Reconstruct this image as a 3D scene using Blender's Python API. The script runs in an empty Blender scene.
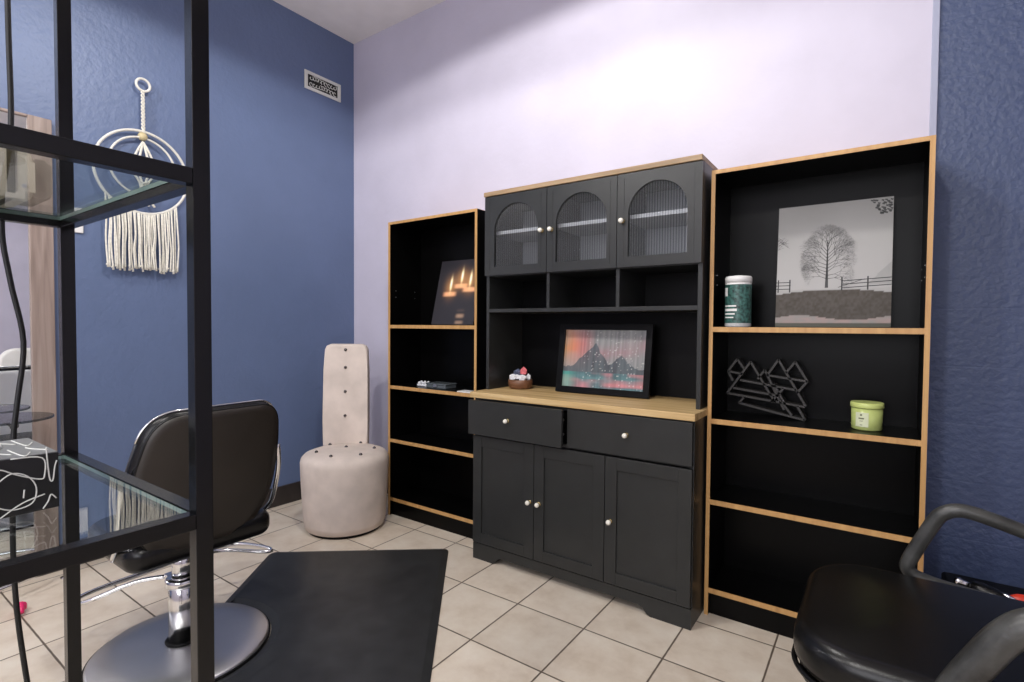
import bpy, bmesh, math, random
from mathutils import Vector, Matrix
random.seed(7)
PI = math.pi
S = bpy.context.scene
COL = S.collection

# ---------------------------------------------------------------- camera
cam_d = bpy.data.cameras.new('camera'); cam = bpy.data.objects.new('camera', cam_d); COL.objects.link(cam)
CR = Vector((0.81725087, 0.57623784, 0.00713887)); CU = Vector((-0.02202409, 0.01885218, 0.99957968)); CF = Vector((-0.57586106, 0.81706459, -0.02809808))
cam.matrix_world = Matrix(((CR.x, CU.x, -CF.x, 0), (CR.y, CU.y, -CF.y, -2.48708), (CR.z, CU.z, -CF.z, 1.18353), (0, 0, 0, 1)))
cam_d.sensor_width = 36; cam_d.lens = 520.515 / 1024 * 36; cam_d.clip_start = 0.02
S.camera = cam
# ---------------------------------------------------------------- world, lights, exposure
W = bpy.data.worlds.new('world'); S.world = W; W.use_nodes = True
W.node_tree.nodes['Background'].inputs[0].default_value = (0.8, 0.85, 1, 1)
W.node_tree.nodes['Background'].inputs[1].default_value = 0.35
S.view_settings.view_transform = 'Standard'; S.view_settings.look = 'None'
S.view_settings.exposure = 0.0; S.view_settings.gamma = 1.0; S.view_settings.use_curve_mapping = False

def area(name, loc, size, power, col=(1, .97, .93), spread=160, aim=None, sy=None):
    l = bpy.data.lights.new(name, 'AREA'); l.energy = power; l.color = col; l.size = size; l.spread = math.radians(spread)
    if sy: l.shape = 'RECTANGLE'; l.size_y = sy
    o = bpy.data.objects.new(name, l); COL.objects.link(o); o.location = loc
    if aim: o.rotation_euler = (Vector(aim) - Vector(loc)).to_track_quat('-Z', 'Y').to_euler()
    return o
def spot(name, loc, power, half=82, col=(1, .975, .94), r=.07):
    l = bpy.data.lights.new(name, 'SPOT'); l.energy = power; l.color = col; l.spot_size = math.radians(half * 2 if half < 90 else 179); l.spot_blend = .06; l.shadow_soft_size = r
    o = bpy.data.objects.new(name, l); COL.objects.link(o); o.location = loc
    return o
spot('ceiling_lamp', (-1.25, -1.35, 3.10), 71)
spot('ceiling_lamp', (-0.5, -3.1, 3.10), 105)
spot('ceiling_lamp', (-2.1, -3.3, 3.10), 100)
area('front_soft_light', (-0.3, -4.1, 1.7), 1.8, 34, col=(.95, .97, 1), spread=180, aim=(-1.2, 0, 1.2), sy=1.5)  # unseen broad soft light behind the camera; no window in the wall

# ---------------------------------------------------------------- materials
def new_mat(name):
    m = bpy.data.materials.new(name); m.use_nodes = True
    return m, m.node_tree, m.node_tree.nodes['Principled BSDF']
def mat(name, col, rough=.5, metal=0., spec=.5, var=0., vscale=8., bump=0., bscale=60., coat=0., stretch=None):
    m, nt, b = new_mat(name)
    b.inputs['Base Color'].default_value = (*col, 1); b.inputs['Roughness'].default_value = rough
    b.inputs['Metallic'].default_value = metal; b.inputs['Specular IOR Level'].default_value = spec; b.inputs['Coat Weight'].default_value = coat
    tc = nt.nodes.new('ShaderNodeTexCoord'); src = tc.outputs['Object']
    if stretch:
        mp = nt.nodes.new('ShaderNodeMapping'); mp.inputs['Scale'].default_value = stretch
        nt.links.new(src, mp.inputs['Vector']); src = mp.outputs[0]
    if var:
        n = nt.nodes.new('ShaderNodeTexNoise'); n.inputs['Scale'].default_value = vscale; n.inputs['Detail'].default_value = 5
        r = nt.nodes.new('ShaderNodeValToRGB')
        r.color_ramp.elements[0].position = .3; r.color_ramp.elements[1].position = .7
        r.color_ramp.elements[0].color = (*[max(0, c * (1 - var)) for c in col], 1); r.color_ramp.elements[1].color = (*[min(1, c * (1 + var)) for c in col], 1)
        nt.links.new(src, n.inputs['Vector']); nt.links.new(n.outputs['Fac'], r.inputs[0]); nt.links.new(r.outputs[0], b.inputs['Base Color'])
    if bump:
        n = nt.nodes.new('ShaderNodeTexNoise'); n.inputs['Scale'].default_value = bscale; n.inputs['Detail'].default_value = 4
        bp = nt.nodes.new('ShaderNodeBump'); bp.inputs['Strength'].default_value = bump; bp.inputs['Distance'].default_value = .01
        nt.links.new(src, n.inputs['Vector']); nt.links.new(n.outputs['Fac'], bp.inputs['Height']); nt.links.new(bp.outputs[0], b.inputs['Normal'])
    return m
def glass_mat(name, tint=(.86, .93, .91), ior=1.5, rough=0.0):
    m = bpy.data.materials.new(name); m.use_nodes = True; nt = m.node_tree; nt.nodes.clear()
    out = nt.nodes.new('ShaderNodeOutputMaterial'); mx = nt.nodes.new('ShaderNodeMixShader')
    tr = nt.nodes.new('ShaderNodeBsdfTransparent'); tr.inputs[0].default_value = (*tint, 1)
    gl = nt.nodes.new('ShaderNodeBsdfGlossy'); gl.inputs['Roughness'].default_value = rough
    lw = nt.nodes.new('ShaderNodeLayerWeight'); lw.inputs[0].default_value = .5
    f0 = ((ior - 1) / (ior + 1)) ** 2
    pw = nt.nodes.new('ShaderNodeMath'); pw.operation = 'POWER'; nt.links.new(lw.outputs['Facing'], pw.inputs[0]); pw.inputs[1].default_value = 5
    fr = nt.nodes.new('ShaderNodeMath'); fr.operation = 'MULTIPLY_ADD'; nt.links.new(pw.outputs[0], fr.inputs[0]); fr.inputs[1].default_value = .82 - f0; fr.inputs[2].default_value = f0
    nt.links.new(fr.outputs[0], mx.inputs[0]); nt.links.new(tr.outputs[0], mx.inputs[1]); nt.links.new(gl.outputs[0], mx.inputs[2]); nt.links.new(mx.outputs[0], out.inputs[0])
    return m
def paint_mat(name, rough=.4, spec=.5):
    m, nt, b = new_mat(name); a = nt.nodes.new('ShaderNodeVertexColor'); a.layer_name = 'col'
    nt.links.new(a.outputs[0], b.inputs['Base Color']); b.inputs['Roughness'].default_value = rough; b.inputs['Specular IOR Level'].default_value = spec
    return m
def floor_mat():
    m, nt, b = new_mat('ceramic_floor_tile'); N = nt.nodes; L = nt.links
    tc = N.new('ShaderNodeTexCoord'); sp = N.new('ShaderNodeSeparateXYZ'); L.new(tc.outputs['Object'], sp.inputs[0])
    def mth(op, a, c=None, d=None):
        n = N.new('ShaderNodeMath'); n.operation = op
        for i, v in enumerate((a, c, d)):
            if v is None: continue
            if isinstance(v, (int, float)): n.inputs[i].default_value = v
            else: L.new(v, n.inputs[i])
        return n.outputs[0]
    ds = []; ids = []
    for ax, off in ((0, -1.5482), (1, -.6782)):
        t = mth('DIVIDE', mth('SUBTRACT', sp.outputs[ax], off), .3138)
        f = mth('FRACT', t); ids.append(mth('FLOOR', t))
        ds.append(mth('MINIMUM', f, mth('SUBTRACT', 1.0, f)))
    d = mth('MINIMUM', ds[0], ds[1])
    wob = N.new('ShaderNodeTexNoise'); wob.inputs['Scale'].default_value = 25; L.new(tc.outputs['Object'], wob.inputs['Vector'])
    d = mth('ADD', d, mth('MULTIPLY', mth('SUBTRACT', wob.outputs['Fac'], .5), .006))
    mr = N.new('ShaderNodeMapRange'); mr.inputs['From Min'].default_value = .007; mr.inputs['From Max'].default_value = .013; L.new(d, mr.inputs['Value'])
    cb = N.new('ShaderNodeCombineXYZ'); L.new(ids[0], cb.inputs[0]); L.new(ids[1], cb.inputs[1])
    wn = N.new('ShaderNodeTexWhiteNoise'); L.new(cb.outputs[0], wn.inputs['Vector'])
    n1 = N.new('ShaderNodeTexNoise'); n1.inputs['Scale'].default_value = 7; n1.inputs['Detail'].default_value = 8; n1.inputs['Roughness'].default_value = .65
    av = N.new('ShaderNodeVectorMath'); av.operation = 'MULTIPLY_ADD'; L.new(wn.outputs['Color'], av.inputs[0]); av.inputs[1].default_value = (9, 9, 9); L.new(tc.outputs['Object'], av.inputs[2]); L.new(av.outputs[0], n1.inputs['Vector'])
    rp = N.new('ShaderNodeValToRGB'); e = rp.color_ramp.elements
    e[0].position = .25; e[0].color = (.58, .48, .375, 1); e[1].position = .75; e[1].color = (.78, .71, .60, 1)
    k = e.new(.5); k.color = (.70, .61, .50, 1)
    L.new(n1.outputs['Fac'], rp.inputs[0])
    br = N.new('ShaderNodeHueSaturation'); L.new(rp.outputs[0], br.inputs['Color']); L.new(mth('ADD', mth('MULTIPLY', wn.outputs['Value'], .14), .93), br.inputs['Value'])
    mx = N.new('ShaderNodeMix'); mx.data_type = 'RGBA'; L.new(mr.outputs[0], mx.inputs['Factor']); mx.inputs['A'].default_value = (.13, .10, .075, 1); L.new(br.outputs[0], mx.inputs['B'])
    L.new(mx.outputs['Result'], b.inputs['Base Color'])
    bp = N.new('ShaderNodeBump'); bp.inputs['Strength'].default_value = .5; bp.inputs['Distance'].default_value = .003
    L.new(mth('ADD', mr.outputs[0], mth('MULTIPLY', n1.outputs['Fac'], .3)), bp.inputs['Height']); L.new(bp.outputs[0], b.inputs['Normal'])
    b.inputs['Roughness'].default_value = .42
    return m
def wood_mat(name, a, c, d, axis=0):
    m, nt, b = new_mat(name); N = nt.nodes; L = nt.links
    tc = N.new('ShaderNodeTexCoord'); mp = N.new('ShaderNodeMapping'); sc = [30, 30, 30]; sc[axis] = 1.6; mp.inputs['Scale'].default_value = sc
    n = N.new('ShaderNodeTexNoise'); n.inputs['Scale'].default_value = 1.2; n.inputs['Detail'].default_value = 6; n.inputs['Distortion'].default_value = .6
    r = N.new('ShaderNodeValToRGB'); e = r.color_ramp.elements; e[0].position = .3; e[0].color = (*a, 1); e[1].position = .72; e[1].color = (*d, 1); e.new(.5).color = (*c, 1)
    L.new(tc.outputs['Object'], mp.inputs[0]); L.new(mp.outputs[0], n.inputs['Vector']); L.new(n.outputs['Fac'], r.inputs[0]); L.new(r.outputs[0], b.inputs['Base Color'])
    b.inputs['Roughness'].default_value = .45
    return m
def wall_mat(name, col, bump=.25, bscale=45, rough=.5, blocks=False):
    m, nt, b = new_mat(name); N = nt.nodes; L = nt.links
    tc = N.new('ShaderNodeTexCoord')
    n = N.new('ShaderNodeTexNoise'); n.inputs['Scale'].default_value = bscale; n.inputs['Detail'].default_value = 3
    n2 = N.new('ShaderNodeTexNoise'); n2.inputs['Scale'].default_value = 3; n2.inputs['Detail'].default_value = 5
    L.new(tc.outputs['Object'], n.inputs['Vector']); L.new(tc.outputs['Object'], n2.inputs['Vector'])
    r = N.new('ShaderNodeValToRGB'); r.color_ramp.elements[0].position = .3; r.color_ramp.elements[1].position = .7
    r.color_ramp.elements[0].color = (*[c * .95 for c in col], 1); r.color_ramp.elements[1].color = (*[c * 1.05 for c in col], 1)
    L.new(n2.outputs['Fac'], r.inputs[0]); L.new(r.outputs[0], b.inputs['Base Color'])
    h = n.outputs['Fac']
    if blocks:
        sp = N.new('ShaderNodeSeparateXYZ'); L.new(tc.outputs['Object'], sp.inputs[0])
        w = N.new('ShaderNodeMath'); w.operation = 'PINGPONG'; L.new(sp.outputs[2], w.inputs[0]); w.inputs[1].default_value = .105
        q = N.new('ShaderNodeMapRange'); q.inputs['From Max'].default_value = .005; L.new(w.outputs[0], q.inputs['Value']); q.inputs['To Min'].default_value = -.10; q.inputs['To Max'].default_value = 0
        ad = N.new('ShaderNodeMath'); ad.operation = 'ADD'; L.new(h, ad.inputs[0]); L.new(q.outputs[0], ad.inputs[1]); h = ad.outputs[0]
    bp = N.new('ShaderNodeBump'); bp.inputs['Strength'].default_value = bump; bp.inputs['Distance'].default_value = .012
    L.new(h, bp.inputs['Height']); L.new(bp.outputs[0], b.inputs['Normal']); b.inputs['Roughness'].default_value = rough
    return m

M = dict(
    lav=wall_mat('lavender_wall_paint', (.595, .565, .675), .08, 30, .5),
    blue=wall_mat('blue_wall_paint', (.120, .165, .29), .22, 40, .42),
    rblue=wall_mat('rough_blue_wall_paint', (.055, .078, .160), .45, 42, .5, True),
    ceil=mat('ceiling_paint', (.93, .90, .87), .8, var=.03), strip=mat('grey_lavender_corner_paint', (.36, .38, .50), .5, bump=.1),
    floor=floor_mat(), basebd=mat('dark_baseboard', (.028, .022, .02), .4, var=.2, vscale=20),
    lam=mat('black_laminate', (.0018, .0017, .0018), .30, spec=.12, var=.2, vscale=30, bump=.03, bscale=200),
    edge=wood_mat('oak_edge_banding', (.45, .24, .085), (.53, .30, .11), (.60, .36, .14), 2),
    char=mat('charcoal_painted_board', (.022, .023, .0225), .38, spec=.42, var=.1, vscale=15, bump=.03, bscale=150),
    charin=mat('grey_cabinet_interior', (.50, .50, .51), .5, var=.05),
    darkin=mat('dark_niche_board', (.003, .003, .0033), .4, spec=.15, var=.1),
    oak=wood_mat('oak_worktop', (.40, .25, .10), (.56, .38, .17), (.70, .52, .27), 0),
    oakd=wood_mat('brown_oak_top_board', (.25, .16, .08), (.33, .22, .12), (.42, .29, .17), 0),
    white=mat('white_ceramic_knob', (.85, .82, .72), .2, var=.03), brass=mat('brass_knob_base', (.75, .6, .3), .25, 1, var=.05),
    whiteplastic=mat('white_plastic', (.8, .79, .77), .4, var=.02), 
    frameblk=mat('black_picture_frame', (.0025, .0025, .0025), .35, spec=.15, var=.2),
    steel=mat('satin_black_steel', (.0022, .0022, .0024), .22, 0, .38, var=.2, vscale=30),
    chrome=mat('polished_chrome', (.80, .80, .80), .14, 1, var=.02), disc=mat('brushed_steel_disc', (.62, .62, .63), .38, 1, var=.05, vscale=4),
    vinyl=mat('black_vinyl', (.004, .004, .0042), .27, spec=.35, var=.15, bump=.06, bscale=300), shell=mat('dark_chair_shell', (.022, .017, .013), .42, var=.15),
    rubber=mat('black_rubber_mat', (.026, .027, .028), .42, spec=.4, var=.25, vscale=12, bump=.12, bscale=350), grey_arm=mat('worn_grey_arm', (.05, .05, .047), .36, var=.5, vscale=18, bump=.1, bscale=90),
    velvet=mat('beige_velvet', (.68, .59, .525), .85, var=.10, vscale=9, bump=.08, bscale=200), stud=mat('crystal_stud', (.25, .24, .23), .15, 1, var=.2),
    rope=mat('cream_cotton_cord', (.82, .79, .70), .9, var=.1, vscale=80, bump=.4, bscale=400), hoop=mat('white_hoop', (.72, .70, .64), .5, var=.08, vscale=40), bead=mat('wooden_bead', (.62, .52, .30), .5, var=.1),
    mirror=mat('silvered_mirror', (.92, .93, .94), .01, 1), mframe=wood_mat('brown_mirror_frame', (.20, .15, .125), (.29, .22, .19), (.38, .31, .27), 2),
    glass=glass_mat('clear_glass_shelf', (.93, .965, .955), 1.6), thin=glass_mat('reeded_glass', (.84, .86, .88), 1.7, .28), groove_tint=glass_mat('reeded_glass_groove_tint', (.42, .43, .45), 1.5, .3), tint=glass_mat('smoked_round_glass', (.45, .48, .5), 1.6),
    gedge=mat('green_glass_edge', (.20, .28, .26), .1, var=.1), 
    beige=mat('beige_pouch_fabric', (.78, .67, .53), .7, var=.06, vscale=20), strap=mat('dark_olive_strap', (.10, .075, .035), .6, var=.1), tan=mat('taupe_pouch_fabric', (.30, .25, .20), .7, var=.06),
    cord=mat('black_cord', (.006, .006, .006), .45, var=.1), pink=mat('pink_plastic', (.75, .02, .14), .35, var=.05),
    ventw=mat('white_vent_paint', (.72, .73, .68), .4, var=.05), ventd=mat('dark_vent_void', (.015, .017, .014), .7, var=.2),
    green=mat('green_candle_glass', (.52, .60, .20), .25, var=.04), glid=mat('green_candle_lid', (.60, .68, .22), .35, var=.03), lab=mat('pale_green_label', (.70, .74, .50), .5, var=.03),
    ink=mat('grey_print_ink', (.16, .18, .10), .6, var=.1), wlabel=mat('dark_green_label', (.035, .10, .085), .4, var=.9, vscale=90),
    tri=mat('charcoal_shelf_wood', (.03, .028, .026), .5, var=.2), bowl=wood_mat('brown_wooden_bowl', (.10, .04, .02), (.16, .07, .035), (.22, .10, .05)),
    cry=mat('white_crystal', (.75, .75, .78), .3, var=.2, vscale=60), cryd=mat('blue_grey_crystal', (.12, .14, .22), .3, var=.5, vscale=80), cryp=mat('coral_pink_crystal', (.75, .18, .20), .4, var=.3, vscale=60),
    boxgrey=mat('grey_plastic_case', (.10, .115, .125), .2, var=.2), red=mat('red_plastic', (.75, .05, .02), .35, var=.05), silver=mat('silver_metal', (.6, .6, .6), .3, 1, var=.1),
    squig=mat('white_squiggle_print', (.70, .69, .66), .5, var=.05), blackbox=mat('black_printed_card', (.008, .008, .008), .3, var=.1), greytop=mat('grey_box_top', (.17, .17, .17), .4, var=.08),
    trunk=mat('printed_black_ink', (.035, .035, .036), .5, var=.1), print=paint_mat('printed_picture', .35), print_c=paint_mat('printed_canvas', .6, .25),
    cover=mat('added_white_cover', (.80, .78, .74), .5, var=.03), bin=mat('black_plastic_crate', (.003, .003, .0033), .4, spec=.15, var=.1),
)

# ---------------------------------------------------------------- mesh helpers
def box(bm, lo, hi, bev=0., mi=0):
    lo, hi = [min(a, b) for a, b in zip(lo, hi)], [max(a, b) for a, b in zip(lo, hi)]
    v = [bm.verts.new((x, y, z)) for x in (lo[0], hi[0]) for y in (lo[1], hi[1]) for z in (lo[2], hi[2])]
    F = [bm.faces.new([v[i] for i in q]) for q in ((0, 1, 3, 2), (4, 6, 7, 5), (0, 4, 5, 1), (2, 3, 7, 6), (0, 2, 6, 4), (1, 5, 7, 3))]
    for f in F: f.material_index = mi
    if bev:
        es = list({e for f in F for e in f.edges})
        r = bmesh.ops.bevel(bm, geom=es, offset=bev, segments=2, profile=.5, affect='EDGES')
        for f in r['faces']: f.material_index = mi
    return bm
def tube(bm, pts, r, seg=12, closed=False, mi=0, smooth=True, sub=0):
    pts = [Vector(p) for p in pts]
    if sub:
        out = []; n = len(pts)
        rng = range(n if closed else n - 1)
        for i in rng:
            p0 = pts[(i - 1) % n] if closed or i > 0 else pts[i]; p1 = pts[i]; p2 = pts[(i + 1) % n]; p3 = pts[(i + 2) % n] if closed or i + 2 < n else p2
            for k in range(sub):
                t = k / sub
                out.append(.5 * ((2 * p1) + (-p0 + p2) * t + (2 * p0 - 5 * p1 + 4 * p2 - p3) * t * t + (-p0 + 3 * p1 - 3 * p2 + p3) * t ** 3))
        if not closed: out.append(pts[-1])
        pts = out
    n = len(pts); rings = []; up = None
    for i, p in enumerate(pts):
        if closed: t = pts[(i + 1) % n] - pts[i - 1]
        else: t = pts[min(i + 1, n - 1)] - pts[max(i - 1, 0)]
        t.normalize()
        if up is None:
            up = Vector((0, 0, 1)) if abs(t.z) < .9 else Vector((1, 0, 0))
        a = t.cross(up)
        if a.length < 1e-5: a = t.orthogonal()
        a.normalize(); b = a.cross(t).normalized(); up = b
        rr = r[i] if isinstance(r, (list, tuple)) else r
        rings.append([bm.verts.new(p + a * math.cos(2 * PI * k / seg) * rr + b * math.sin(2 * PI * k / seg) * rr) for k in range(seg)])
    for i in range(n if closed else n - 1):
        A, B = rings[i], rings[(i + 1) % n]
        for k in range(seg):
            f = bm.faces.new((A[k], A[(k + 1) % seg], B[(k + 1) % seg], B[k])); f.smooth = smooth; f.material_index = mi
    if not closed:
        for R_ in (rings[0][::-1], rings[-1]):
            f = bm.faces.new(R_); f.material_index = mi
    return bm
def lathe(bm, c, prof, seg=40, mi=0, axis='Z', smooth=True, caps=True):
    c = Vector(c); rings = []
    def P(r, h, a):
        x, y = r * math.cos(a), r * math.sin(a)
        return c + (Vector((x, y, h)) if axis == 'Z' else Vector((h, x, y)) if axis == 'X' else Vector((x, -h, y)))
    for r, h in prof: rings.append([bm.verts.new(P(max(r, 1e-4), h, 2 * PI * k / seg)) for k in range(seg)])
    for A, B in zip(rings, rings[1:]):
        for k in range(seg):
            f = bm.faces.new((A[k], A[(k + 1) % seg], B[(k + 1) % seg], B[k])); f.smooth = smooth; f.material_index = mi
    if caps:
        for R_ in (rings[0][::-1], rings[-1]):
            f = bm.faces.new(R_); f.material_index = mi
    return bm
def prism(bm, pts, ext, bev=0., seg=3, mi=0, smooth=False):
    """closed outline pts (3D, planar) extruded by vector ext, rim rounded"""
    n0 = len(pts); pts = [Vector(p) for p in pts]; ext = Vector(ext)
    A = [bm.verts.new(p) for p in pts]; B = [bm.verts.new(p + ext) for p in pts]
    fa = bm.faces.new(A[::-1]); fb = bm.faces.new(B); sf = []
    for i in range(n0): sf.append(bm.faces.new((A[i], A[(i + 1) % n0], B[(i + 1) % n0], B[i])))
    for f in [fa, fb] + sf: f.material_index = mi
    if smooth:
        for f in sf: f.smooth = True
    if bev:
        es = list(fa.edges) + list(fb.edges)
        r = bmesh.ops.bevel(bm, geom=es, offset=bev, segments=seg, profile=.5, affect='EDGES')
        for f in r['faces']: f.material_index = mi; f.smooth = True
    return bm
def rrect(w0, w1, h0, h1, r, n=6):
    """rounded rectangle outline in 2D; r = 4 radii (BL, BR, TR, TL) or one"""
    if not isinstance(r, (list, tuple)): r = [r] * 4
    P = []
    for (cx, cy, a0), q in zip(((w0, h0, PI), (w1, h0, 1.5 * PI), (w1, h1, 0), (w0, h1, .5 * PI)), r):
        ox = q if cx == w0 else -q; oy = q if cy == h0 else -q
        for k in range(n + 1):
            a = a0 + .5 * PI * k / n; P.append((cx + ox + q * math.cos(a), cy + oy + q * math.sin(a)))
    return P
def cushion(bm, w0, w1, h0, h1, r, a0, a1, rb, place, crown=.006, n=8, m=6, smooth=True):
    """rounded pad: outline in (w,h), thickness a0..a1, rims rounded by rb; place(w,h,a) gives the 3D point"""
    if not isinstance(r, (list, tuple)): r = [r] * 4
    lay = []
    for k in range(m + 1): t = .5 * PI * k / m; lay.append((rb * (1 - math.sin(t)), a0 + rb * (1 - math.cos(t))))
    for k in range(m + 1): t = .5 * PI * k / m; lay.append((rb * (1 - math.cos(t)), a1 - rb * (1 - math.sin(t))))
    mx = min(w1 - w0, h1 - h0) / 2
    for k in (1, 2, 3, 4): q = rb + (mx * .92 - rb) * k / 4; lay.append((q, a1 + crown * math.sin(.5 * PI * k / 4)))
    rings = []
    for d, a in lay:
        rings.append([bm.verts.new(place(p[0], p[1], a)) for p in rrect(w0 + d, w1 - d, h0 + d, h1 - d, [max(q - d, .004) for q in r], n)])
    N_ = len(rings[0])
    for A, B_ in zip(rings, rings[1:]):
        for k in range(N_):
            f = bm.faces.new((A[k], A[(k + 1) % N_], B_[(k + 1) % N_], B_[k])); f.smooth = smooth
    bm.faces.new(rings[0][::-1]); f = bm.faces.new(rings[-1]); f.smooth = smooth
    return bm
def blob(bm, c, r, mi=0, sub=1, jit=.2):
    res = bmesh.ops.create_icosphere(bm, subdivisions=sub, radius=1)
    for v in res['verts']:
        d = 1 + random.uniform(-jit, jit)
        v.co = Vector((v.co.x * r[0] * d + c[0], v.co.y * r[1] * d + c[1], v.co.z * r[2] * d + c[2]))
    for f in {f for v in res['verts'] for f in v.link_faces}: f.material_index = mi
    return bm
ORG = {}
def link(name, bm, mats, parent=None, loc=None, fix=True):
    """bm is in world coordinates; origin = parent's origin or loc"""
    o_ = Vector(loc) if loc is not None else (ORG[parent.name] if parent else Vector((0, 0, 0)))
    if fix: bmesh.ops.recalc_face_normals(bm, faces=bm.faces)
    bmesh.ops.translate(bm, verts=bm.verts, vec=-o_)
    me = bpy.data.meshes.new(name); bm.to_mesh(me); bm.free()
    for m in (mats if isinstance(mats, (list, tuple)) else [mats]): me.materials.append(M[m])
    o = bpy.data.objects.new(name, me); COL.objects.link(o); ORG[o.name] = o_
    if parent: o.parent = parent
    else: o.location = o_
    return o
def tag(o, label, cat, group=None):
    o['label'] = label; o['category'] = cat
    if group: o['group'] = group
    return o
def thing(name, loc, label, cat, group=None):
    o = bpy.data.objects.new(name, None); o.empty_display_size = .1; COL.objects.link(o); o.location = loc; ORG[o.name] = Vector(loc)
    return tag(o, label, cat, group)
def struct(name, bm, m):
    o = link(name, bm, m); o['kind'] = 'structure'; return o
def B(): return bmesh.new()
def bx(name, lo, hi, m, parent, bev=.0015): return link(name, box(B(), lo, hi, bev), m, parent)

# ================================================================ room shell
XL, XR, YF, ZC = -3.19, 2.3, -4.3, 3.2406
struct('floor', box(B(), (XL - .1, YF - .1, -.1), (XR + .1, .1, 0)), 'floor')
struct('ceiling', box(B(), (XL - .1, YF - .1, ZC), (XR + .1, .1, ZC + .1)), 'ceil')
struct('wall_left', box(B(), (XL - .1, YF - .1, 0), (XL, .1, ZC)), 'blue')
struct('wall_back', box(B(), (XL, 0, 0), (.136, .1, ZC)), 'lav')
struct('trim_1', box(B(), (.136, -.006, 0), (.157, .1, ZC), .002), 'strip')
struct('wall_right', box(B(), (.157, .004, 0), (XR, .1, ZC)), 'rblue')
struct('wall_side', box(B(), (XR, YF, 0), (XR + .1, .1, ZC)), 'lav')
struct('wall_front', box(B(), (XL, YF - .1, 0), (XR, YF, ZC)), 'lav')
struct('baseboard_left', box(B(), (XL, YF, 0), (XL + .014, 0, .125), .003), 'basebd')
struct('baseboard_back', box(B(), (XL + .014, -.014, 0), (.136, 0, .125), .003), 'basebd')

# ================================================================ bookcases
SH = (1.1770, .8026, .4703, .1029)
def bookcase(x0, label):
    w, d, h, t = .705, .272, 1.818, .0150; y1 = -.018; yf = -.29
    t_ = thing('bookcase', (x0 + w / 2, (yf + y1) / 2, 0), label, 'bookcase', 'black bookcases with oak edges')
    ze = .004
    for xa, xb in ((x0, x0 + t), (x0 + w - t, x0 + w)):
        p = bx('side_panel', (xa, yf + ze, 0), (xb, y1, h - t), 'lam', t_, 0)
        bx('edge_banding', (xa, yf, 0), (xb, yf + ze, h - .0005), 'edge', p, 0)
    p = bx('top_panel', (x0, yf + ze, h - t), (x0 + w, y1, h - .001), 'lam', t_, 0)
    bm = box(B(), (x0 + t, yf - .0003, h - t), (x0 + w - t, yf + ze, h), 0); box(bm, (x0, yf + .0005, h - .001), (x0 + w, y1, h + .0005), 0)
    link('edge_banding', bm, 'edge', p)
    bx('back_panel', (x0 + t, y1 - .004, .03), (x0 + w - t, y1 - .0005, h - t), 'lam', t_, 0)
    for z in SH:
        p = bx('shelf', (x0 + t, yf + .006, z - .010), (x0 + w - t, y1 - .004, z + .010), 'lam', t_, 0)
        bx('edge_banding', (x0 + t, yf + .002, z - .010), (x0 + w - t, yf + .006, z + .010), 'edge', p, 0)
    bx('kick_board', (x0 + t, yf + .02, 0), (x0 + w - t, yf + .034, SH[3] - .011), 'lam', t_, 0)
    for xa, s in ((x0 + t, 1), (x0 + w - t, -1)):
        for yy in (yf + .05, y1 - .06):
            for zz in (1.36, 1.40):
                link('shelf_pin', lathe(B(), (xa, yy, zz), [(.003, 0), (.003, .002 * s)], 8, axis='X'), 'silver', t_)
    return t_
bookcase(-2.4900, 'tall black bookcase with thin oak edges, left of the hutch cabinet in the corner')
bookcase(-.5667, 'tall black bookcase with oak edges holding the framed tree picture, right of the hutch cabinet')

# ================================================================ hutch cabinet
H = thing('hutch_cabinet', (-1.14, -.22, 0), 'charcoal kitchen hutch with arched reeded glass doors and oak worktop between two bookcases', 'cabinet')
cx0, cx1, yb = -1.674, -.5760, -.02
yF = -.4330
# base carcass
bm = B()
box(bm, (cx0, yF, .0), (cx0 + .018, yb, .823), .001); box(bm, (cx1 - .018, yF, .0), (cx1, yb, .823), .001)
box(bm, (cx0 + .018, yb - .006, .05), (cx1 - .018, yb, .823)); box(bm, (cx0 + .018, yF + .01, .085), (cx1 - .018, yb - .006, .1))
box(bm, (cx0 + .018, yF + .001, .636), (cx1 - .018, yF + .03, .652))
box(bm, (-1.141, yF + .001, .652), (-1.125, yF + .03, .823)); box(bm, (-.953, yF + .02, .1), (-.937, yF + .3, .636)); box(bm, (-1.312, yF + .02, .1), (-1.296, yF + .3, .636))
box(bm, (cx0 + .018, yF + .001, .805), (cx1 - .018, yF + .03, .823))
link('base_carcass', bm, 'char', H)
# plinth with curved cut out
ol = [(cx0, 0), (cx0 + .125, 0), (cx0 + .14, .008), (cx0 + .155, .028), (cx0 + .175, .036), (cx1 - .215, .036), (cx1 - .195, .028), (cx1 - .18, .008), (cx1 - .165, 0), (cx1, 0), (cx1, .082), (cx0, .082)]
link('plinth', prism(B(), [(a, yF - .012, b) for a, b in ol], (0, .012, 0)), 'char', H)
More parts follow.
